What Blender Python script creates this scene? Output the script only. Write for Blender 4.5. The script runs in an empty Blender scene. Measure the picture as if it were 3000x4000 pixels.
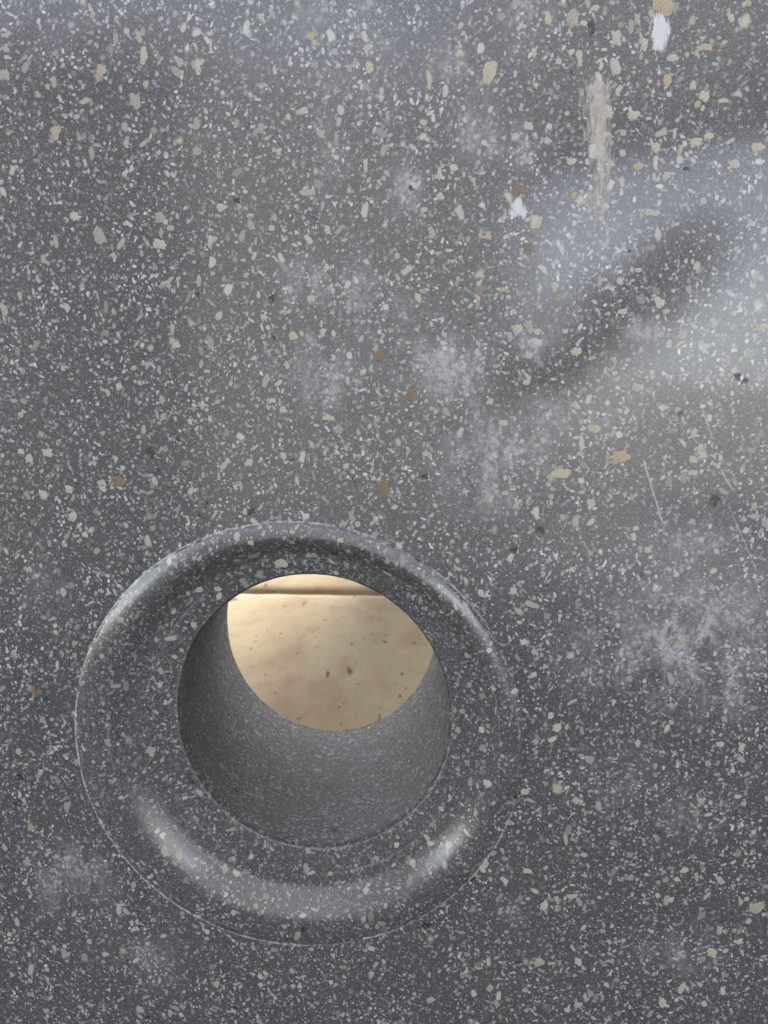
import bpy, math, random
import numpy as np
from mathutils import Matrix, Vector, noise as mnoise
random.seed(7)
sc = bpy.context.scene
COL = sc.collection

# ------------------------------------------------------------------ camera
F_PX, CX, CY = 2770.0, 1500.0, 2000.0            # photograph is 3000 x 4000
VPX, VPY = 1650.0, 1540.0                        # vanishing point of the slab's normal
_n = np.array([VPX-CX, -(VPY-CY), -F_PX]); _n /= np.linalg.norm(_n)
_u = np.array([0, 1.0, 0]); _u -= _n*(_u@_n); _u /= np.linalg.norm(_u)
_r = np.cross(_n, _u); _r *= np.sign(_r[0])
def _unp1(px, py):
    v = np.array([px-CX, -(py-CY), -F_PX]); v = v/(v@_n)
    return np.array([v@_r, v@_u])
def _fit(l, r, t, b):
    P = np.array([_unp1((l+r)/2+(r-l)/2*math.cos(a), (t+b)/2+(b-t)/2*math.sin(a)) for a in np.linspace(0, 2*np.pi, 240, endpoint=False)])
    return (P.max(0)+P.min(0))/2, (P.max(0)-P.min(0))/2
_c, _rad = _fit(294, 2053, 2034, 3694)
CAM_D = .08/_rad[0]
CAM_X, CAM_Z = -_c*CAM_D
RO = _rad*CAM_D                                   # outer radii of the moulded ring
def place(px, py, depth=0.0):
    """where the sight line of a photo pixel meets the plane `depth` metres behind the slab's face"""
    q = _unp1(px, py)*(CAM_D+depth)
    return float(q[0]+CAM_X), float(q[1]+CAM_Z)
def ring_at(l, r, t, b, depth):
    c, rad = _fit(l, r, t, b)
    return c*(CAM_D+depth)+np.array([CAM_X, CAM_Z]), rad*(CAM_D+depth)
cam_d = bpy.data.cameras.new('camera'); cam = bpy.data.objects.new('camera', cam_d); COL.objects.link(cam)
M = Matrix((_r.tolist(), _n.tolist(), _u.tolist()))   # rows: world x, y, z in camera axes
cam.matrix_world = Matrix.Translation((CAM_X, -CAM_D, CAM_Z)) @ M.to_4x4()
cam_d.sensor_fit = 'VERTICAL'; cam_d.sensor_height = 36; cam_d.sensor_width = 27
cam_d.lens = F_PX/4000*36
cam_d.clip_start = .005; cam_d.clip_end = 500
cam_d.dof.use_dof = True; cam_d.dof.focus_distance = .262; cam_d.dof.aperture_fstop = 24
sc.camera = cam

# ------------------------------------------------------------------ sky, sun, exposure
SUN_AZ, SUN_EL = math.radians(163), math.radians(42)   # azimuth from the slab's outward normal (-Y), + to the right
sd = Vector((math.sin(SUN_AZ)*math.cos(SUN_EL), -math.cos(SUN_AZ)*math.cos(SUN_EL), math.sin(SUN_EL)))
w = bpy.data.worlds.new('World'); sc.world = w; w.use_nodes = True
nt = w.node_tree; nt.nodes.clear()
sky = nt.nodes.new('ShaderNodeTexSky'); sky.sky_type = 'NISHITA'; sky.sun_disc = False
sky.sun_elevation = SUN_EL
sky.sun_rotation = math.atan2(sd.x, sd.y)
sky.air_density = .7; sky.dust_density = .8; sky.ozone_density = 1.0
bg = nt.nodes.new('ShaderNodeBackground'); bg.inputs[1].default_value = .115
wo = nt.nodes.new('ShaderNodeOutputWorld')
hs = nt.nodes.new('ShaderNodeHueSaturation'); hs.inputs['Saturation'].default_value = .33   # milky, thinly overcast
nt.links.new(sky.outputs[0], hs.inputs['Color']); nt.links.new(hs.outputs[0], bg.inputs[0]); nt.links.new(bg.outputs[0], wo.inputs[0])
sun_d = bpy.data.lights.new('sun', 'SUN'); sun_d.energy = 2.0; sun_d.angle = math.radians(9); sun_d.color = (1, .96, .91)
sun = bpy.data.objects.new('sun', sun_d); COL.objects.link(sun)
sun.rotation_euler = (-sd).to_track_quat('-Z', 'Y').to_euler()
sun.location = sd*5
sc.view_settings.view_transform = 'Standard'; sc.view_settings.look = 'None'
sc.view_settings.exposure = 2.55; sc.view_settings.gamma = 1

# ------------------------------------------------------------------ node helpers
class G:
    def __init__(s, name):
        s.m = bpy.data.materials.new(name); s.m.use_nodes = True
        s.t = s.m.node_tree; s.b = s.t.nodes['Principled BSDF']
    def n(s, typ, **kw):
        x = s.t.nodes.new(typ)
        for k, v in kw.items(): setattr(x, k, v)
        return x
    def put(s, sock, v):
        if isinstance(v, bpy.types.NodeSocket): s.t.links.new(v, sock)
        else: sock.default_value = v
    def math(s, op, a, b=0.0, c=None, clamp=False):
        x = s.n('ShaderNodeMath', operation=op, use_clamp=clamp)
        s.put(x.inputs[0], a); s.put(x.inputs[1], b)
        if c is not None: s.put(x.inputs[2], c)
        return x.outputs[0]
    def vec(s, op, a, b=(0, 0, 0), scale=None):
        x = s.n('ShaderNodeVectorMath', operation=op)
        s.put(x.inputs[0], a); s.put(x.inputs[1], b)
        if scale is not None: s.put(x.inputs['Scale'], scale)
        return x.outputs['Value'] if op in ('LENGTH', 'DISTANCE', 'DOT_PRODUCT') else x.outputs[0]
    def ramp(s, v, lo, hi, a=0.0, b=1.0):
        x = s.n('ShaderNodeMapRange', interpolation_type='SMOOTHSTEP')
        s.put(x.inputs[0], v); s.put(x.inputs[1], lo); s.put(x.inputs[2], hi); s.put(x.inputs[3], a); s.put(x.inputs[4], b)
        return x.outputs[0]
    def mix(s, f, a, b):
        x = s.n('ShaderNodeMix', data_type='RGBA')
        s.put(x.inputs[0], f); s.put(x.inputs[6], a); s.put(x.inputs[7], b)
        return x.outputs[2]
    def noise(s, vec, scale, detail=3, rough=.55, col=False):
        x = s.n('ShaderNodeTexNoise'); s.put(x.inputs['Vector'], vec)
        x.inputs['Scale'].default_value = scale; x.inputs['Detail'].default_value = detail; x.inputs['Roughness'].default_value = rough
        return x.outputs[1] if col else x.outputs[0]
    def obj(s):
        return s.n('ShaderNodeTexCoord').outputs['Object']
    def attr(s, name):
        x = s.n('ShaderNodeAttribute', attribute_name=name); return x.outputs['Fac']
    def sep(s, c):
        x = s.n('ShaderNodeSeparateColor'); s.put(x.inputs[0], c); return x.outputs
    def bump(s, h, strength, dist):
        x = s.n('ShaderNodeBump'); s.put(x.inputs['Height'], h)
        x.inputs['Strength'].default_value = strength; x.inputs['Distance'].default_value = dist
        return x
    def crystals(s, p, cell, rmin, rmax, aspect, keep, power=1.5, soft=.10, edge=.1):
        """flat grains scattered in the rock, each with its own turn, size and presence: mask and random values"""
        S = 1/cell
        v = s.n('ShaderNodeTexVoronoi', voronoi_dimensions='3D', feature='F1')
        s.put(v.inputs['Vector'], p); v.inputs['Scale'].default_value = S; v.inputs['Randomness'].default_value = 1
        d = s.vec('SCALE', s.vec('SUBTRACT', p, v.outputs['Position']), scale=S)
        rot = s.n('ShaderNodeVectorRotate', rotation_type='EULER_XYZ')
        s.put(rot.inputs['Vector'], d); s.put(rot.inputs['Rotation'], s.vec('SCALE', v.outputs['Color'], scale=6.283))
        q = s.vec('MULTIPLY', rot.outputs[0], aspect)
        if edge:
            nz = s.n('ShaderNodeTexNoise'); s.put(nz.inputs['Vector'], p); nz.inputs['Scale'].default_value = S*2.6; nz.inputs['Detail'].default_value = 2
            q = s.vec('ADD', q, s.vec('SCALE', s.vec('SUBTRACT', nz.outputs[1], (.5, .5, .5)), scale=edge*2))
        # a box-ish norm gives the grains straight flanks
        a = s.vec('ABSOLUTE', q); x = s.n('ShaderNodeSeparateXYZ'); s.put(x.inputs[0], a)
        mx = s.math('MAXIMUM', x.outputs[0], s.math('MAXIMUM', x.outputs[1], x.outputs[2]))
        L = s.math('ADD', s.math('MULTIPLY', mx, .55), s.math('MULTIPLY', s.vec('LENGTH', q), .5))
        wn = s.n('ShaderNodeTexWhiteNoise', noise_dimensions='3D'); s.put(wn.inputs['Vector'], s.vec('SCALE', v.outputs['Position'], scale=937.0))
        rc = s.sep(wn.outputs['Color'])
        r = s.math('ADD', rmin, s.math('MULTIPLY', s.math('POWER', rc[0], power), rmax-rmin))
        on = s.math('LESS_THAN', rc[1], keep)
        r = s.math('MULTIPLY', r, on)
        m = s.ramp(s.math('SUBTRACT', L, r), -soft, soft*.5, 1, 0)
        m = s.math('MULTIPLY', m, on)
        return m, rc[2], v.outputs['Distance']

def rock(name, dull=False, stains=False, faint=1.0, turned=False):
    """dark polished volcanic rock full of pale feldspar grains"""
    g = G(name); p0 = g.obj()
    wob = g.noise(p0, 160, 2, col=True)
    if dull: p0 = g.vec('MULTIPLY', p0, (1, 1.35, 1))
    p = g.vec('ADD', p0, g.vec('SCALE', g.vec('SUBTRACT', wob, (.5, .5, .5)), scale=.0016))
    n1 = g.noise(p0, 900, 4, .7); n2 = g.noise(p0, 28, 3); n3 = g.noise(p0, 2600, 2, .6)
    matrix = g.mix(g.ramp(n1, .35, .7), (.0535, .0505, .0493, 1), (.106, .101, .0985, 1))
    matrix = g.mix(g.ramp(n3, .49, .64), matrix, (.21, .205, .198, 1))
    matrix = g.mix(g.math('MULTIPLY', g.ramp(n2, .35, .75), .35), matrix, (.075, .068, .07, 1))
    if dull: matrix = g.mix(.6, matrix, (.165, .153, .14, 1))
    col = matrix
    clump = g.ramp(g.noise(p0, 55, 4, .6), .3, .68, .38, 1.12)
    # (cell, rmin, rmax, aspect, keep, power, colour dark, colour light, strength)
    for cell, r0, r1, asp, keep, pw, ca, cb, k in (
        (.00105, .18, .52, (.62, 1.6, 1.5), .85, .9, (.13, .128, .122, 1), (.31, .305, .29, 1), .8),
        (.00195, .20, .58, (.6, 1.8, 1.6), .85, 1.2, (.18, .178, .17, 1), (.62, .605, .57, 1), .95),
        (.00150, .20, .56, (.6, 1.9, 1.6), .72, 1.4, (.15, .148, .14, 1), (.70, .69, .66, 1), 1.0),
        (.0040, .14, .46, (.65, 1.75, 1.6), .65, 1.5, (.22, .215, .195, 1), (.56, .54, .47, 1), 1.0),
        (.0100, .08, .20, (.9, 1.35, 1.2), .32, 1.2, (.36, .33, .24, 1), (.55, .48, .33, 1), 1.0)):
        m, rnd, dist = g.crystals(g.vec('ADD', p, (cell*731.3, cell*219.7, cell*517.1)), cell, r0, r1, asp, keep, pw)
        c = g.mix(rnd, ca, cb)
        c = g.mix(g.ramp(n1, .45, .75, 0, .35), c, (.22, .2, .16, 1))
        if dull: c = g.mix(g.ramp(n3, .45, .65, .0, .5), c, (.12, .11, .1, 1))
        kk = k*faint if cell < .003 else k*max(faint, .95)
        f = g.math('MULTIPLY', m, kk, clamp=True)
        if cell < .003: f = g.math('MULTIPLY', f, clump, clamp=True)
        col = g.mix(f, col, c)
    # rusty grains and black vugs
    m, rnd, dist = g.crystals(p, .019, .05, .12, (1, 1.2, 1.2), .25, 1.0, soft=.03, edge=.22)
    col = g.mix(g.math('MULTIPLY', m, g.ramp(n1, .35, .6, .2, .9)), col, (.30, .19, .10, 1))
    pit, rnd, dist = g.crystals(p, .0125, .06, .17, (1, 1.2, 1.2), .42, 1.0, soft=.05, edge=.35)
    pit = g.math('MULTIPLY', pit, g.ramp(n3, .4, .55))
    col = g.mix(pit, col, (.009, .010, .008, 1))
    wear_glint = g.math('MULTIPLY', g.attr('wear_glint'), g.ramp(g.noise(p0, 650, 3, .7), .32, .6), clamp=True)
    col = g.mix(wear_glint, col, (.52, .51, .49, 1))  # pale rubbed edges, with the rim's edge glint put into the colour
    rough = g.ramp(n1, .3, .75, .11, .18) if stains else g.ramp(n1, .3, .75, .12, .19)
    if dull: rough = .75
    if stains:
        mot = g.noise(p0, 420, 4, .7)
        for an, c, lo, hi, k in (('dust', (.50, .497, .495, 1), .25, .9, .8), ('drip', (.55, .49, .40, 1), .25, .62, .75), ('paint', (.70, .70, .69, 1), .40, .5, .92)):
            a = g.attr(an)
            if an == 'dust':
                big = g.noise(g.vec('MULTIPLY', p0, (1, 1, .6)), 110, 4, .65)
                aa = g.math('MULTIPLY', a, g.ramp(big, .36, .66, .15, 1.5))
                f = g.math('MULTIPLY', aa, g.ramp(mot, .3, .7, .18, 1.5), clamp=True)
            else:
                st = g.noise(g.vec('MULTIPLY', p0, (1, 1, .25)), 900, 3, .7)
                f = g.ramp(g.math('ADD', a, g.math('MULTIPLY', g.math('SUBTRACT', st, .5), 1.9)), lo, hi+.35)
                f = g.math('MULTIPLY', f, g.ramp(a, .02, .2))
            f = g.math('MULTIPLY', f, k)
            col = g.mix(f, col, c)
            rough = g.math('ADD', rough, g.math('MULTIPLY', f, .35), clamp=True)
        for (x0, z0), (x1, z1), wd, k in SCRATCHES:
            L = math.hypot(x1-x0, z1-z0); ang = math.atan2(z1-z0, x1-x0)
            mp = g.n('ShaderNodeMapping', vector_type='TEXTURE'); g.put(mp.inputs[0], g.vec('ADD', p0, g.vec('SCALE', g.vec('SUBTRACT', wob, (.5, .5, .5)), scale=.0005)))
            mp.inputs['Location'].default_value = ((x0+x1)/2, 0, (z0+z1)/2); mp.inputs['Rotation'].default_value = (0, -ang, 0)
            x = g.n('ShaderNodeSeparateXYZ'); g.put(x.inputs[0], mp.outputs[0])
            f = g.math('MULTIPLY', g.ramp(g.math('ABSOLUTE', x.outputs[2]), wd*.4, wd, 1, 0), g.ramp(g.math('ABSOLUTE', x.outputs[0]), L*.42, L*.5, 1, 0))
            f = g.math('MULTIPLY', g.math('MULTIPLY', f, g.ramp(n1, .3, .6, .3, 1)), k)
            col = g.mix(f, col, (.5, .5, .49, 1))
    g.put(g.b.inputs['Base Color'], col); g.put(g.b.inputs['Roughness'], rough)
    g.b.inputs['IOR'].default_value = 1.5 if dull else (1.80 if stains else 1.95)
    strk = g.noise(g.vec('MULTIPLY', p0, (1, 1, .06)), 1500, 2)
    if dull:
        tool = g.noise(g.vec('MULTIPLY', g.n('ShaderNodeTexCoord').outputs['Object'], (6, 700, 6)), 1.0, 4, .7)
        col = g.mix(g.ramp(tool, .52, .75, 0, .35), col, (.30, .285, .26, 1)); g.put(g.b.inputs['Base Color'], col)
        h = g.math('ADD', n1, g.math('MULTIPLY', g.noise(g.vec('MULTIPLY', p0, (1, 1, 1)), 800, 3), 1.2)); h = g.math('ADD', h, g.math('MULTIPLY', tool, 1.3)); b = g.bump(h, 1.0, .0019)
    else:
        h = g.math('ADD', g.math('MULTIPLY', strk, .5), g.math('MULTIPLY', n1, .35))
        h = g.math('SUBTRACT', h, g.math('MULTIPLY', pit, 3.0))
        if turned:
            tl = g.n('ShaderNodeTexNoise', noise_dimensions='1D'); g.put(tl.inputs['W'], g.attr('turning'))
            tl.inputs['Scale'].default_value = 45; tl.inputs['Detail'].default_value = 5; tl.inputs['Roughness'].default_value = .7
            h = g.math('ADD', h, g.math('MULTIPLY', tl.outputs[0], 1.4))
        b = g.bump(h, .25, .00012)
        low = g.bump(g.noise(p0, 22, 2), .35, .0012); g.t.links.new(low.outputs[0], b.inputs['Normal'])
    g.t.links.new(b.outputs[0], g.b.inputs['Normal'])
    return g.m

def grain_mat(name, dark, light, spot):
    g = G(name); p = g.obj()
    n = g.noise(p, 700, 4, .7); n2 = g.noise(p, 2200, 2, .6)
    c = g.mix(g.ramp(n, .32, .68), dark+(1,), light+(1,))
    c = g.mix(g.ramp(n2, .52, .66, 0, .8), c, spot+(1,)); c = g.mix(g.ramp(g.noise(p, 420, 3), .5, .68, 0, .45), c, spot+(1,))
    g.put(g.b.inputs['Base Color'], c); g.b.inputs['Roughness'].default_value = .33
    b = g.bump(n, .2, .0001); g.t.links.new(b.outputs[0], g.b.inputs['Normal'])
    return g.m

def limestone():
    g = G('beige_limestone'); ob = g.n('ShaderNodeObjectInfo')
    p0 = g.n('ShaderNodeTexCoord').outputs['Object']
    p = g.vec('ADD', p0, g.vec('SCALE', ob.outputs['Location'], scale=1.7))
    ps = g.vec('MULTIPLY', p, (1, .45, 1)); n1 = g.noise(ps, 9, 4, .6); n2 = g.noise(ps, 26, 4, .65); n3 = g.noise(p, 260, 3, .6)
    c = g.mix(g.ramp(n1, .3, .7), (.212, .162, .096, 1), (.258, .210, .126, 1))
    c = g.mix(g.ramp(n2, .42, .64, 0, .75), c, (.195, .125, .083, 1))
    c = g.mix(g.ramp(n2, .25, .42, .35, 0), c, (.32, .25, .175, 1))
    c = g.mix(g.ramp(n3, .5, .75, 0, .25), c, (.19, .125, .076, 1))
    m1, r1, d1 = g.crystals(g.vec('MULTIPLY', p, (1, .35, 1)), .017, .09, .26, (1, 1.5, 1.5), .85, 1.5, soft=.035, edge=.34)
    m2, r2, d2 = g.crystals(g.vec('MULTIPLY', p, (1, .5, 1)), .0085, .07, .24, (1, 1.4, 1.4), .55, 1.5, soft=.06, edge=.2)
    pit = g.math('MAXIMUM', m1, g.math('MULTIPLY', m2, .7))
    c = g.mix(g.math('MULTIPLY', pit, .8), c, (.05, .04, .03, 1))
    g.put(g.b.inputs['Base Color'], c); g.b.inputs['Roughness'].default_value = .9; g.b.inputs['Specular IOR Level'].default_value = .12
    h = g.math('SUBTRACT', g.math('MULTIPLY', n3, .3), pit)
    b = g.bump(h, .6, .0012); g.t.links.new(b.outputs[0], g.b.inputs['Normal'])
    return g.m

def plain(name, col, rough):
    g = G(name); p = g.obj(); n = g.noise(p, 40, 4)
    g.put(g.b.inputs['Base Color'], g.mix(n, tuple(x*.7 for x in col)+(1,), tuple(x*1.2 for x in col)+(1,)))
    g.b.inputs['Roughness'].default_value = rough
    return g.m

def link(name, verts, faces, mat, parent=None, smooth=False):
    me = bpy.data.meshes.new(name); me.from_pydata([tuple(map(float, v)) for v in verts], [], faces); me.update()
    if mat: me.materials.append(mat)
    if smooth: me.polygons.foreach_set('use_smooth', [True]*len(me.polygons))
    o = bpy.data.objects.new(name, me); COL.objects.link(o)
    if parent: o.parent = parent
    return o

# ------------------------------------------------------------------ the slab
FLOOR = -.17
X0, X1, Z0, Z1 = -.92, .62, FLOOR, FLOOR+.95               # the whole slab
FX0, FX1, FZ0, FZ1 = -.165, .23, -.165, .275         # finely meshed part of its face
DC, DB = .005, .112                                  # depth of the crease, thickness of the slab
C_CR, R_CR = ring_at(692, 1767, 2237, 3312, DC)
C_BK, R_BK = ring_at(888, 1705, 2005, 2855, DB)
SCRATCHES = [(place(2510, 1785), place(2590, 2050), .0004, .8), (place(2742, 1590), place(2785, 1720), .00035, .6),
             (place(2815, 1830), place(2865, 1920), .0004, .7), (place(2840, 1960), place(2960, 2240), .0003, .5),
             (place(1290, 330), place(1250, 520), .0003, .35), (place(1600, 560), place(1560, 700), .0003, .4)]
for _ in range(9):
    _x, _y, _a, _l = random.uniform(1300, 2900), random.uniform(300, 3700), random.uniform(0, math.pi), random.uniform(50, 170)
    SCRATCHES.append((place(_x, _y), place(_x+_l*math.cos(_a), _y+_l*math.sin(_a)), random.uniform(.00018, .0003), random.uniform(.2, .5)))
M_POL = rock('polished_rock', stains=True)
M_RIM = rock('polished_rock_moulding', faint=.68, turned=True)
M_BORE = rock('unpolished_rock', dull=True, faint=1.8)

slab = bpy.data.objects.new('stone_slab', None); COL.objects.link(slab); slab.location = (0, 0, 0)
slab['label'] = 'dark grey speckled volcanic stone slab pierced by a round hole with a moulded rim'
slab['kind'] = 'thing'; slab['category'] = 'stone slab'

OUTLINE = [(X1, Z0), (X1, Z1), (X0, Z1), (X0, Z0)]
NA = 1440
ang = sorted(set([round(2*math.pi*i/NA, 6) for i in range(NA)] +
      [round(math.atan2(z, x) % (2*math.pi), 6) for x, z in [(FX0, FZ0), (FX0, FZ1), (FX1, FZ0), (FX1, FZ1)]+OUTLINE]))
ang = np.array(ang); N = len(ang); ca, sa = np.cos(ang), np.sin(ang)
def rect(x0, x1, z0, z1):
    t = np.minimum(np.where(ca > 0, x1/np.where(abs(ca) < 1e-9, 1e-9, ca), x0/np.where(abs(ca) < 1e-9, -1e-9, ca)),
                   np.where(sa > 0, z1/np.where(abs(sa) < 1e-9, 1e-9, sa), z0/np.where(abs(sa) < 1e-9, -1e-9, sa)))
    return np.stack([t*ca, t*sa], 1)
def poly(pts):
    out = np.full(N, 1e9)
    for (ax, az), (bx, bz) in zip(pts, pts[1:]+pts[:1]):
        ex, ez = bx-ax, bz-az; den = ca*ez-sa*ex
        with np.errstate(all='ignore'):
            t = (ax*ez-az*ex)/den; q = (ax*sa-az*ca)/den
        ok = (abs(den) > 1e-9) & (t > 0) & (q > -1e-5) & (q < 1+1e-5)
        out = np.where(ok & (t < out), t, out)
    return np.stack([out*ca, out*sa], 1)
outer = np.stack([RO[0]*ca, RO[1]*sa], 1)
def loops_to(name, loops, mat, flip=False, smooth=False):
    V = np.concatenate(loops); Fc = []
    for k in range(len(loops)-1):
        a = k*N; b = a+N
        for i in range(N):
            j = (i+1) % N
            q = (a+i, a+j, b+j, b+i)
            Fc.append(q[::-1] if flip else q)
    return link(name, V, Fc, mat, slab, smooth)
def at(xy, y): return np.stack([xy[:, 0], np.full(N, y) if np.isscalar(y) else y, xy[:, 1]], 1)
fr, orr = rect(FX0, FX1, FZ0, FZ1), poly(OUTLINE)
back = np.stack([C_BK[0]+R_BK[0]*ca, C_BK[1]+R_BK[1]*sa], 1)
NR = 150
loops = [at(outer+(fr-outer)*(k/NR)**1.15, 0.0) for k in range(NR+1)]
loops += [at(orr, 0.0), at(orr, DB), at(back, DB)]
body = loops_to('slab_body', loops, M_POL, flip=False)

# stains on the polished face, stored per vertex: dust bloom, run-down drip, white paint
P = np.array([v.co for v in body.data.vertices])
def splat(lst):
    out = np.zeros(len(P))
    for px, py, rx, ry, k in lst:
        x, z = place(px, py); sc_ = .08/877
        d = ((P[:, 0]-x)/(rx*sc_))**2+((P[:, 2]-z)/(ry*sc_))**2
        k *= 1.0 if lst is not DUST else 1.15
        out = np.maximum(out, k*np.exp(-d))+.35*np.minimum(out, k*np.exp(-d))
    return out
DUST = [(1190, 1110, 90, 70, .45), (1270, 1490, 90, 110, .5), (1230, 1360, 60, 60, .3), (1720, 1420, 150, 120, .5), (1780, 1500, 80, 60, .4), (1420, 1160, 90, 130, .3),
        (1930, 1760, 190, 120, .5), (1860, 1840, 110, 90, .4), (2080, 1710, 120, 80, .3), (1570, 760, 55, 80, .5), (1600, 700, 40, 40, .4),
        (1860, 440, 70, 120, .32), (1990, 570, 90, 60, .38), (1760, 250, 70, 60, .3), (1870, 560, 60, 60, .4), (2070, 60, 70, 60, .4), (2060, 200, 60, 50, .25),
        (280, 3400, 130, 110, .38), (200, 3480, 80, 90, .25), (590, 3760, 100, 110, .3), (2680, 2500, 260, 210, .5), (2350, 2560, 160, 130, .28), (2850, 2650, 160, 160, .3), (2570, 2420, 120, 90, .3), (2700, 2130, 130, 70, .35), (2600, 2180, 80, 70, .3),
        (2440, 3040, 140, 110, .2), (2700, 3190, 110, 90, .22), (2650, 3720, 130, 90, .28), (2140, 1620, 90, 90, .3), (1900, 1940, 120, 70, .35), (2380, 1640, 90, 60, .25),
        (1300, 520, 60, 200, .15), (1450, 200, 80, 160, .25), (1250, 60, 90, 60, .3), (1590, 1210, 60, 50, .3), (2100, 1340, 70, 60, .45), (2520, 1300, 60, 35, .5),
        (160, 2280, 120, 160, .15), (1020, 1430, 60, 50, .2), (2000, 3560, 70, 60, .12), (420, 3520, 60, 120, .2), (2820, 2380, 140, 90, .3)]
DRIP = [(2330, 340, 38, 40, .55), (2330, 400, 42, 70, .6), (2335, 480, 36, 70, .6), (2340, 560, 30, 70, .7), (2355, 640, 32, 70, .6), (2350, 720, 36, 60, .45), (2345, 790, 40, 60, .5), (2340, 860, 34, 60, .35), (2300, 780, 30, 70, .3), (1960, 760, 22, 60, .25), (2370, 350, 30, 40, .35)]
PAINT = [(2575, 100, 28, 50, .9), (2575, 150, 30, 45, .9), (2600, 120, 20, 55, .7), (2020, 810, 26, 34, .95), (1985, 842, 34, 14, .75), (2045, 830, 16, 30, .8), (1997, 690, 6, 60, .55),
         (1725, 430, 8, 28, .9), (1545, 375, 12, 22, .8), (1975, 200, 26, 12, .6), (2800, 425, 20, 30, .5)]
for nm, L in (('dust', DUST), ('drip', [(a, b, rx*1.35, ry, k*1.05) for a, b, rx, ry, k in DRIP]), ('paint', PAINT)):
    a = body.data.attributes.new(nm, 'FLOAT', 'POINT'); a.data.foreach_set('value', splat(L).astype(np.float32))

# moulded rim: scored groove, round bead, roll down to the crease of the bore
def prof(u):
    if u < .03:
        return float(np.interp(u, (0, .012, .03), (0, -.0007, -.0007)))
    if u < .27:
        t = (.27-u)/.24; return -.0023+.0016*t**2.2
    a = min(1, (u-.27)/.38); st = a*a*(3-2*a)
    return -.0023+.0049*st+(DC-.0026)*max(0, (u-.55)/.45)**1.25
us = np.concatenate([np.linspace(0, .05, 14), np.linspace(.05, 1, 90)[1:]])
loops = []
for u in us:
    c = C_CR*u; r = RO+(R_CR-RO)*u
    wob = np.array([.00022*mnoise.noise((3*math.cos(a), 3*math.sin(a), 2.5*u)) for a in ang])*min(1, u*8)
    nick = np.array([max(0, mnoise.noise((22*math.cos(a), 22*math.sin(a), 40*u))-.1)+.7*max(0, mnoise.noise((60*math.cos(a), 60*math.sin(a), 9))-.15) for a in ang]) if u < .06 else 0.0
    loops.append(at(np.stack([c[0]+r[0]*ca, c[1]+r[1]*sa], 1), prof(u)+wob+nick*.0009*math.sin(min(1, u/.05)*math.pi)))
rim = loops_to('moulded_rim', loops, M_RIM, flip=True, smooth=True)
def fattr(o, name, vals):
    a = o.data.attributes.new(name, 'FLOAT', 'POINT'); a.data.foreach_set('value', np.asarray(vals, np.float32))
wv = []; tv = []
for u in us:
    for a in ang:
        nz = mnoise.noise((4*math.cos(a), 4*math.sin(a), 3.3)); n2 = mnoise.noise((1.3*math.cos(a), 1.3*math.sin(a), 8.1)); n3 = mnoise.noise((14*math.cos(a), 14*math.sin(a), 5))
        side = max(.45+.75*math.cos(a-math.radians(160)), .55*math.cos(a-math.radians(262)))          # rubbed edge, with the arris glint painted in at left and below
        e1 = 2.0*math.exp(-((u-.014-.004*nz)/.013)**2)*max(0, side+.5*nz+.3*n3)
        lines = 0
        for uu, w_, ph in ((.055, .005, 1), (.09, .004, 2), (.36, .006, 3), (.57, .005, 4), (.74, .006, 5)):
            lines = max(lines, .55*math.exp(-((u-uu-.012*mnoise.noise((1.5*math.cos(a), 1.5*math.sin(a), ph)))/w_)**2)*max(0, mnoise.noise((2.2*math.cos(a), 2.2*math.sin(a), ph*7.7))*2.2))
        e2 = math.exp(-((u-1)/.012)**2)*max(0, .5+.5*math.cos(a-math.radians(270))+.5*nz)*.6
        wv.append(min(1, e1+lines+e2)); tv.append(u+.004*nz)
fattr(rim, 'wear_glint', wv); fattr(rim, 'turning', tv)
# bore: small arris, then the unpolished drilled wall
loops = [loops[-1]]
for d, t in [(.0007, -.0006), (.0013, -.0009)]+[(.0013+(DB-DC-.0013)*k/40, -.0009) for k in range(1, 41)]:
    f = d/(DB-DC)
    f = min(1.0, f)
    c = C_CR*(1-f)+C_BK*f; r = R_CR*(1-f)+R_BK*f+t*(1-f)
    wob = np.array([.0004*mnoise.noise((9*math.cos(a), 9*math.sin(a), 60*d)) + .0002*mnoise.noise((40*math.cos(a), 40*math.sin(a), 300*d)) for a in ang])*min(1, d/.004)*(0 if f >= 1 else 1)
    loops.append(at(np.stack([c[0]+(r[0]+wob)*ca, c[1]+(r[1]+wob)*sa], 1), DC+f*(DB-DC)))
bore = loops_to('hole_wall', loops, M_BORE, flip=True, smooth=True)

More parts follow.
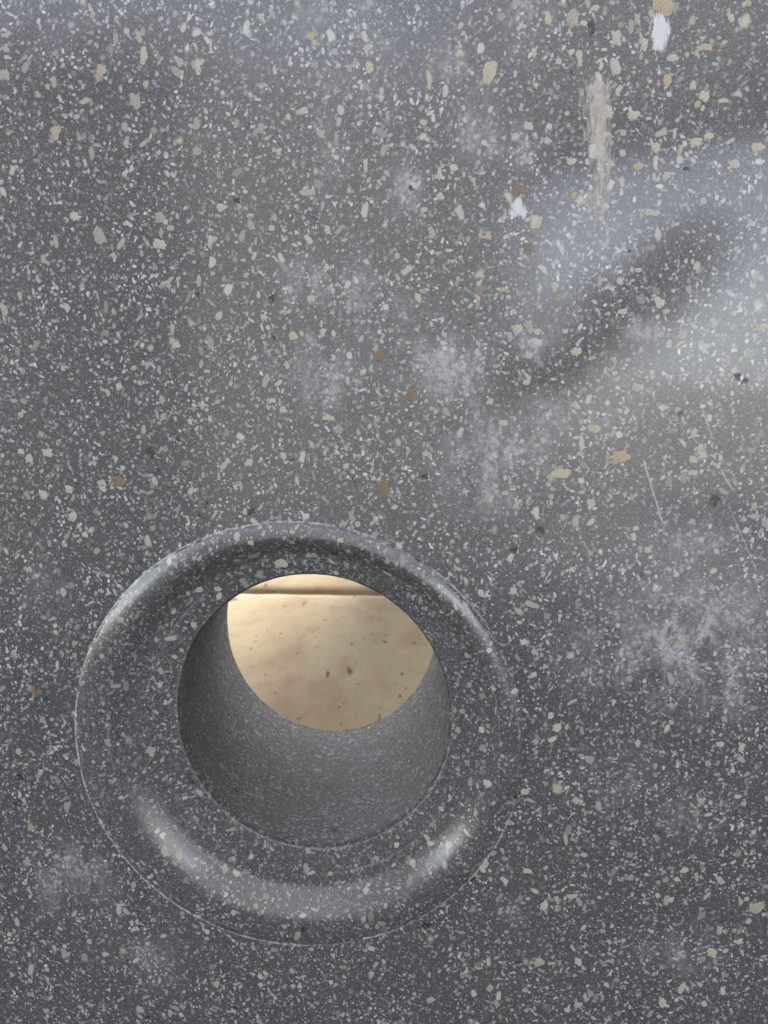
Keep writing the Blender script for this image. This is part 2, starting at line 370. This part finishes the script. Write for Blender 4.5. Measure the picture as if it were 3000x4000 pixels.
# ------------------------------------------------------------------ large mineral grains, each one a piece set in the face
MG = {'c': grain_mat('cream_grain', (.42, .39, .31), (.62, .58, .47), (.26, .21, .15)),
      'y': grain_mat('yellow_grain', (.43, .40, .29), (.62, .58, .44), (.30, .22, .10)),
      't': grain_mat('tan_grain', (.38, .33, .25), (.54, .48, .38), (.20, .12, .06)),
      'o': grain_mat('orange_grain', (.42, .33, .21), (.58, .48, .33), (.30, .17, .07)),
      'r': grain_mat('rusty_grain', (.19, .12, .07), (.34, .25, .15), (.07, .05, .03)),
      'v': grain_mat('black_vug', (.012, .013, .011), (.075, .074, .066), (.22, .21, .15)),
      'g': grain_mat('grey_grain', (.30, .29, .26), (.46, .44, .40), (.20, .18, .15))}
K = 1500/1659
T = {}
T[(0, 0)] = '435,305,46,62,t 600,160,26,50,t 620,240,32,70,c 240,575,48,58,t 430,1020,58,84,g 855,285,28,62,c 585,435,48,66,g 630,365,28,34,t 1085,975,34,48,t 1415,995,30,40,y 1385,575,34,30,o 1595,290,38,54,y 1310,480,50,34,c 1345,155,34,34,o 1585,205,34,25,y 955,895,48,36,c 690,1055,58,46,c 690,940,44,44,g 910,1040,28,55,c 1130,75,28,34,y 20,325,46,46,g 850,655,48,34,g 545,620,28,36,t 205,375,24,26,t 320,935,44,42,c 1245,505,28,26,c 1125,555,34,40,g 540,548,36,40,g 400,65,26,30,t 850,535,30,50,g 500,165,26,50,g 1580,715,20,55,c 1205,655,26,28,y'
T[(1500, 0)] = '1208,18,86,84,o 815,75,52,76,t 708,78,26,52,y 1005,165,40,62,c 1125,195,28,55,c 845,250,26,66,y 458,310,52,96,y 1000,290,44,64,c 1225,345,36,50,o 1385,205,70,28,o 1245,250,40,30,c 1385,415,44,42,y 1355,450,28,32,o 1080,497,52,34,c 1335,370,28,40,y 970,483,38,54,c 625,545,40,36,c 710,610,34,25,c 812,697,40,28,c 240,752,24,56,y 1097,718,38,36,o 1175,635,38,42,y 1615,635,60,40,y 1515,708,40,34,c 1220,760,34,38,c 1350,612,48,32,y 1405,587,40,26,y 1280,648,20,46,o 1380,868,30,32,c 245,848,30,32,c 820,845,24,28,o 670,960,28,50,y 1160,920,68,26,c 205,1005,32,58,t 450,1022,28,28,o 620,1065,40,36,r 195,340,24,80,y 1500,75,26,34,y 910,35,34,22,y 1575,12,30,26,o 1095,85,26,50,t 648,230,22,30,y 330,230,30,28,y 1465,435,50,20,y 755,265,26,28,y'
T[(0, 1000)] = '15,230,38,70,t 290,222,30,42,c 205,850,54,38,c 125,875,38,44,c 185,1030,44,48,c 300,1010,34,40,c 510,975,84,58,r 945,258,34,40,c 1140,265,34,32,c 760,385,44,34,c 1265,345,44,40,y 1395,330,28,38,c 1223,665,38,36,c 1075,893,40,36,c 820,715,26,26,c 875,643,24,42,c 465,590,26,40,t 1410,50,26,38,y 1420,700,60,22,c 1640,430,42,54,r 1240,470,22,36,c 985,885,26,30,c 1283,972,20,42,c 90,685,34,28,t 700,620,30,40,g 630,465,50,18,g 90,845,34,26,c 445,1005,36,30,c 820,485,28,34,r 1495,908,30,26,c 620,750,26,44,t'
T[(1500, 1000)] = '1022,868,90,62,o 758,940,96,42,y 910,745,58,36,y 118,600,58,62,r 833,412,46,40,y 577,313,38,36,y 630,295,28,36,t 662,328,36,28,c 1183,200,28,52,y 1030,240,46,26,y 1290,340,46,42,c 1090,568,38,38,c 148,180,30,42,y 512,145,40,22,o 740,138,28,36,y 1622,312,56,28,y 1578,422,34,56,c 1485,450,24,46,c 515,720,46,26,c 617,545,30,26,c 1340,765,32,46,y 1365,830,24,46,y 1335,880,38,38,y 1338,935,44,24,y 895,1065,40,38,c 455,1035,28,30,o 1605,90,28,56,c 1020,110,28,32,y 1100,60,32,20,y 545,350,24,40,t 785,325,28,22,c 180,855,34,22,c 525,1025,30,18,c 720,1040,26,24,t 1445,640,20,22,g 1600,1080,32,38,t'
T[(1500, 2800)] = '748,47,52,44,c 1453,118,38,28,y 1545,132,26,46,c 692,818,48,50,c 620,667,46,26,c 670,1060,56,54,t 840,1058,38,48,c 1610,825,84,64,t 1418,1018,58,52,y 1450,922,30,46,o 1265,703,36,28,c 1297,664,40,28,c 1203,1235,42,64,c 1537,970,34,36,y 1528,345,38,22,y 1222,50,26,44,c 205,1222,42,34,o 1350,693,20,48,g 460,1170,30,38,t 835,1245,36,32,t 410,1073,32,30,r 1157,928,28,20,c 1240,790,30,32,c 785,530,22,60,t 1540,800,24,44,t 725,1065,54,16,t 985,905,20,20,c 1555,375,26,26,g 1245,730,24,14,o 718,470,20,24,c'
T[(0, 2800)] = '175,240,28,34,t 20,565,26,44,t 605,1265,40,44,t 935,1155,40,44,t 1605,1112,28,38,t 130,1140,28,34,g 80,150,34,36,t 735,1280,24,46,g 40,940,26,28,y 235,1000,26,44,g'
T[(0, 2000)] = '315,20,52,46,c 125,250,36,26,t 60,610,30,36,g 240,520,24,30,t'
T[(1500, 2000)] = '1140,163,40,30,y 420,350,30,42,c 560,340,30,36,y 1290,560,30,32,t 1590,470,26,24,t 720,880,28,34,c 812,250,34,26,c 1370,120,28,32,y'
def inside_ring(x, z): return (x/(RO[0]*1.02))**2+(z/(RO[1]*1.02))**2 < 1
ng = 0
V_ = '1063,1165,40,62,v 588,1770,66,92,v 694,1715,32,36,v 2110,2070,62,56,v 2005,2150,62,52,v 2035,742,46,44,r 2575,3255,40,38,v 2310,105,46,80,v 1500,1905,46,76,r 1605,735,26,40,v 925,785,50,34,v 2790,1950,66,76,v 2080,2612,46,40,v 1832,1268,22,18,v 2230,1432,26,20,v 770,1152,36,34,v 2880,1472,48,46,v 1660,1862,46,40,v 2835,3285,18,40,v 2235,285,22,34,v 2680,660,40,26,v 1070,1320,20,46,v 2460,980,24,20,v 2020,3760,44,30,v 2840,3790,26,24,v 300,1890,40,20,v'
T[None] = V_
T['rim'] = '1098,2200,58,46,c 1818,2372,26,44,t 645,3325,38,58,t 880,3395,30,40,t 1612,3372,34,40,t 700,3345,30,32,y 1290,3412,24,22,t 1880,2850,26,30,c 1760,2240,24,28,c 590,2930,44,34,g 470,2420,34,26,g 1330,2110,30,22,c 1000,3540,26,26,t 1550,3300,22,26,c 1420,3590,26,30,g 420,2900,24,34,g 850,2300,36,26,c 1905,3060,40,32,c 760,2180,28,22,g 980,2120,30,22,c'
for key, txt in T.items():
    ox, oy = key if isinstance(key, tuple) else (0, 0)
    for s in txt.split():
        a = s.split(','); kk = K if isinstance(key, tuple) else 1.0
        if a[4] == 'v': a[2], a[3] = float(a[2])*.8, float(a[3])*.8
        px, py, wx, hy = ox+float(a[0])*kk, oy+float(a[1])*kk, float(a[2])*kk*.9, float(a[3])*kk*.9
        x, z = place(px, py)
        on_rim = key == 'rim'
        if inside_ring(x, z) and not on_rim: continue
        k = .08/877; n = 22
        ph = random.random()*9; sx = random.choice((-1, 1))*random.uniform(0, .25)
        pts = []
        for i in range(n):
            t = 2*math.pi*i/n
            e = 1/max(abs(math.cos(t))**2.6+abs(math.sin(t))**2.6, .1)**(1/2.6)
            r = e*((.8+.45*mnoise.noise((2.6*math.cos(t)+ph, 2.6*math.sin(t), 9.1))) if a[4] == 'v' else 1)*(.92+.34*mnoise.noise((1.6*math.cos(t)+ph, 1.6*math.sin(t)+ph, 1.3))+.22*mnoise.noise((4*math.cos(t), 4*math.sin(t)+ph, 4.2))+.12*mnoise.noise((9*math.cos(t)+ph, 9*math.sin(t), 7.1)))
            dx, dz = r*math.cos(t)*wx/2*k, r*math.sin(t)*hy/2*k
            pts.append((dx+sx*dz, dz))
        V = [(p[0]*.9, -.00006, p[1]*.9) for p in pts]+[(p[0], .00002, p[1]) for p in pts]+[(p[0]*.8, .0012, p[1]*.8) for p in pts]
        Fc = [tuple(range(n))]+[(i, n+i, n+(i+1) % n, (i+1) % n) for i in range(n)]+[(n+i, 2*n+i, 2*n+(i+1) % n, n+(i+1) % n) for i in range(n)]
        o = link('mineral_grain', V, Fc, MG[a[4]], slab); 
        o.location = (x, 0, z); ng += 1
        if on_rim:
            u = .3; y = 0.0
            for _ in range(6):                                   # find where the sight line meets the moulding
                x, z = place(px, py, y); lo, hi = 0.0, 1.0
                for _ in range(30):
                    u = (lo+hi)/2; c = C_CR*u; r = RO+(R_CR-RO)*u
                    if ((x-c[0])/r[0])**2+((z-c[1])/r[1])**2 < 1: lo = u
                    else: hi = u
                y = prof(u)
            width = float(np.mean(RO-R_CR)); slope = (prof(min(1, u+.01))-prof(u-.01))/(.02*width)
            d = Vector((x-C_CR[0]*u, 0, z-C_CR[1]*u)).normalized()      # away from the hole
            nrm = Vector((-d.x*slope, -1, -d.z*slope)).normalized()      # outward normal of the moulding
            ex = Vector((1, 0, 0)); ex = (ex-nrm*ex.dot(nrm)).normalized(); ez = ex.cross(-nrm)
            m = Matrix((ex, -nrm, ez)).transposed().to_4x4(); m.translation = Vector((x, y, z))+nrm*.00012
            o.matrix_world = m
print('grains', ng)

# ------------------------------------------------------------------ ground and paving behind and in front
M_LS = limestone(); M_PALE = plain('pale_reflection_paving', (.38, .375, .38), .7); M_DARK = plain('dark_reflection_paving', (.12, .12, .122), .7); M_EARTH = plain('pale_gravel', (.42, .40, .37), .9)
gr = link('ground', [(-60, -60, FLOOR-.03), (60, -60, FLOOR-.03), (60, 60, FLOOR-.03), (-60, 60, FLOOR-.03)], [(0, 1, 2, 3)], M_EARTH); gr['kind'] = 'structure'
bed = link('bedding', [(-3.2, .02, FLOOR-.022), (2.6, .02, FLOOR-.022), (2.6, 3, FLOOR-.022), (-3.2, 3, FLOOR-.022)], [(0, 1, 2, 3)], plain('dark_bedding', (.045, .033, .025), .95)); bed['kind'] = 'structure'
pav = bpy.data.objects.new('pavement', None); COL.objects.link(pav); pav['kind'] = 'structure'; pav.location = (0, 0, FLOOR)
# joint seen through the hole
vj = np.array([1000-CX, -(2307-CY), -F_PX]); dj = vj/(vj@_n)
tj = (FLOOR-CAM_Z)/float(dj@_u)
YJ = -CAM_D+tj
print('joint at y', YJ, 'cam', CAM_X, CAM_D, CAM_Z)
PW, PD, JW = .75, .75, .017
def paving_mesh():
    nx, ny = 40, 28; V = []; Fc = []
    for j in range(ny+1):
        for i in range(nx+1):
            x, y = -PW/2+PW*i/nx, -PD/2+PD*j/ny
            e = min(PW/2-abs(x), PD/2-abs(y))
            z = -.0028*max(0, 1-e/.007)**2 + .0006*mnoise.noise((x*30, y*30, 0)) - (.0015*max(0, mnoise.noise((x*70, y*70, 3))) if e < .016 else 0)
            xx, yy = x, y
            if e < 1e-6:
                xx += .0014*mnoise.noise((x*60, y*60, 7)); yy += .0014*mnoise.noise((x*60, y*60, 11))
            V.append((xx, yy, z))
    for j in range(ny):
        for i in range(nx):
            a = j*(nx+1)+i; Fc.append((a, a+1, a+nx+2, a+nx+1))
    rimv = [i for i in range(nx+1)]+[(j+1)*(nx+1)-1 for j in range(1, ny+1)]+[ny*(nx+1)+i for i in range(nx-1, -1, -1)]+[j*(nx+1) for j in range(ny-1, 0, -1)]
    b = len(V)
    for k in rimv: V.append((V[k][0], V[k][1], -.032))
    for k in range(len(rimv)):
        k2 = (k+1) % len(rimv); Fc.append((rimv[k2], rimv[k], b+k, b+k2))
    return V, Fc
V, Fc = paving_mesh()
first = None
for r in range(-3, 4):
    for c in range(-4, 3):
        x = c*(PW+JW)+(.05 if r % 2 else -.28); y = YJ+JW/2+PD/2+r*(PD+JW)-(PD+JW)
        stone = M_LS if (y > 0 or x < -.75) else (M_DARK if x < .3 else M_PALE)
        if first is None:
            o = link('paving_slab', V, Fc, M_LS, pav, True); first = o
        else:
            o = first.copy(); COL.objects.link(o)
        o.material_slots[0].link = 'OBJECT'; o.material_slots[0].material = stone
        o.location = (x, y, .0); o.rotation_euler = (random.uniform(-.003, .003), random.uniform(-.003, .003), 0)

# ------------------------------------------------------------------ unseen blocks and beam added in front, to shape what the polish mirrors
M_BLOCK_DARK = plain('blocker_dark', (.11, .11, .12), .85); M_BLOCK_GREY = plain('blocker_grey', (.285, .288, .298), .85); M_BLOCK_BEAM = plain('blocker_beam', (.05, .045, .04), .8)
def mirrored(px, py, dist):
    k = (dist+CAM_D)/F_PX
    return CAM_X+(px-VPX)*k, CAM_Z-(py-VPY)*k
def prism(name, pts, y0, y1, mat, parent=None):
    n = len(pts); V = [(x, y0, z) for x, z in pts]+[(x, y1, z) for x, z in pts]
    Fc = [tuple(range(n)), tuple(range(2*n-1, n-1, -1))]+[(i, n+i, n+(i+1) % n, (i+1) % n) for i in range(n)]
    return link(name, V, Fc, mat, parent)
OPP = 1.0
FL_PX = VPY+(CAM_Z-FLOOR+.02)/((OPP+CAM_D)/F_PX)
def reflection_piece(pts, mat, y0=OPP, th=.3):
    return prism('reflection_block', [mirrored(a, b, y0) for a, b in pts], -y0, -y0-th, mat, ow)
ow = bpy.data.objects.new('added_reflection_wall', None); COL.objects.link(ow); ow['kind'] = 'structure'
reflection_piece([(760, FL_PX), (760, 240), (850, 260), (1050, 400), (1650, 420), (1900, 240), (2030, 150), (2060, FL_PX)], M_BLOCK_GREY)
reflection_piece([(-330, FL_PX), (-330, 215), (752, 240), (752, FL_PX)], M_BLOCK_DARK)
reflection_piece([(2064, 620), (2037, 110), (3500, 30), (3500, 330)], M_BLOCK_GREY)
prism('reflection_block', [(.98, FLOOR), (1.25, FLOOR), (1.25, FLOOR+1.0), (.98, FLOOR+1.0)], -.12, -.92, M_BLOCK_DARK, ow)  # unseen side block, added to darken the rim's right-hand reflection
br = prism('added_reflection_beam', [mirrored(a, b, OPP-.1) for a, b in ((2070, 1330), (2350, 1090), (2620, 925), (2735, 915), (2800, 1000), (2745, 1130), (2480, 1340), (2120, 1570))], -OPP+.1, -OPP-.05, M_BLOCK_BEAM); br['kind'] = 'structure'  # unseen bar, added to make the dark diagonal streak in the reflection

# ------------------------------------------------------------------ pier added out of view behind, to shade the paving seen through the hole
shade_pier = prism('added_shade_pier', [(.17, FLOOR+.001), (1.3, FLOOR+.001), (1.3, FLOOR+1.75), (.17, FLOOR+1.75)], 1.27, 1.62, plain('shade_pier_tan', (.34, .30, .25), .8)); shade_pier['kind'] = 'structure'
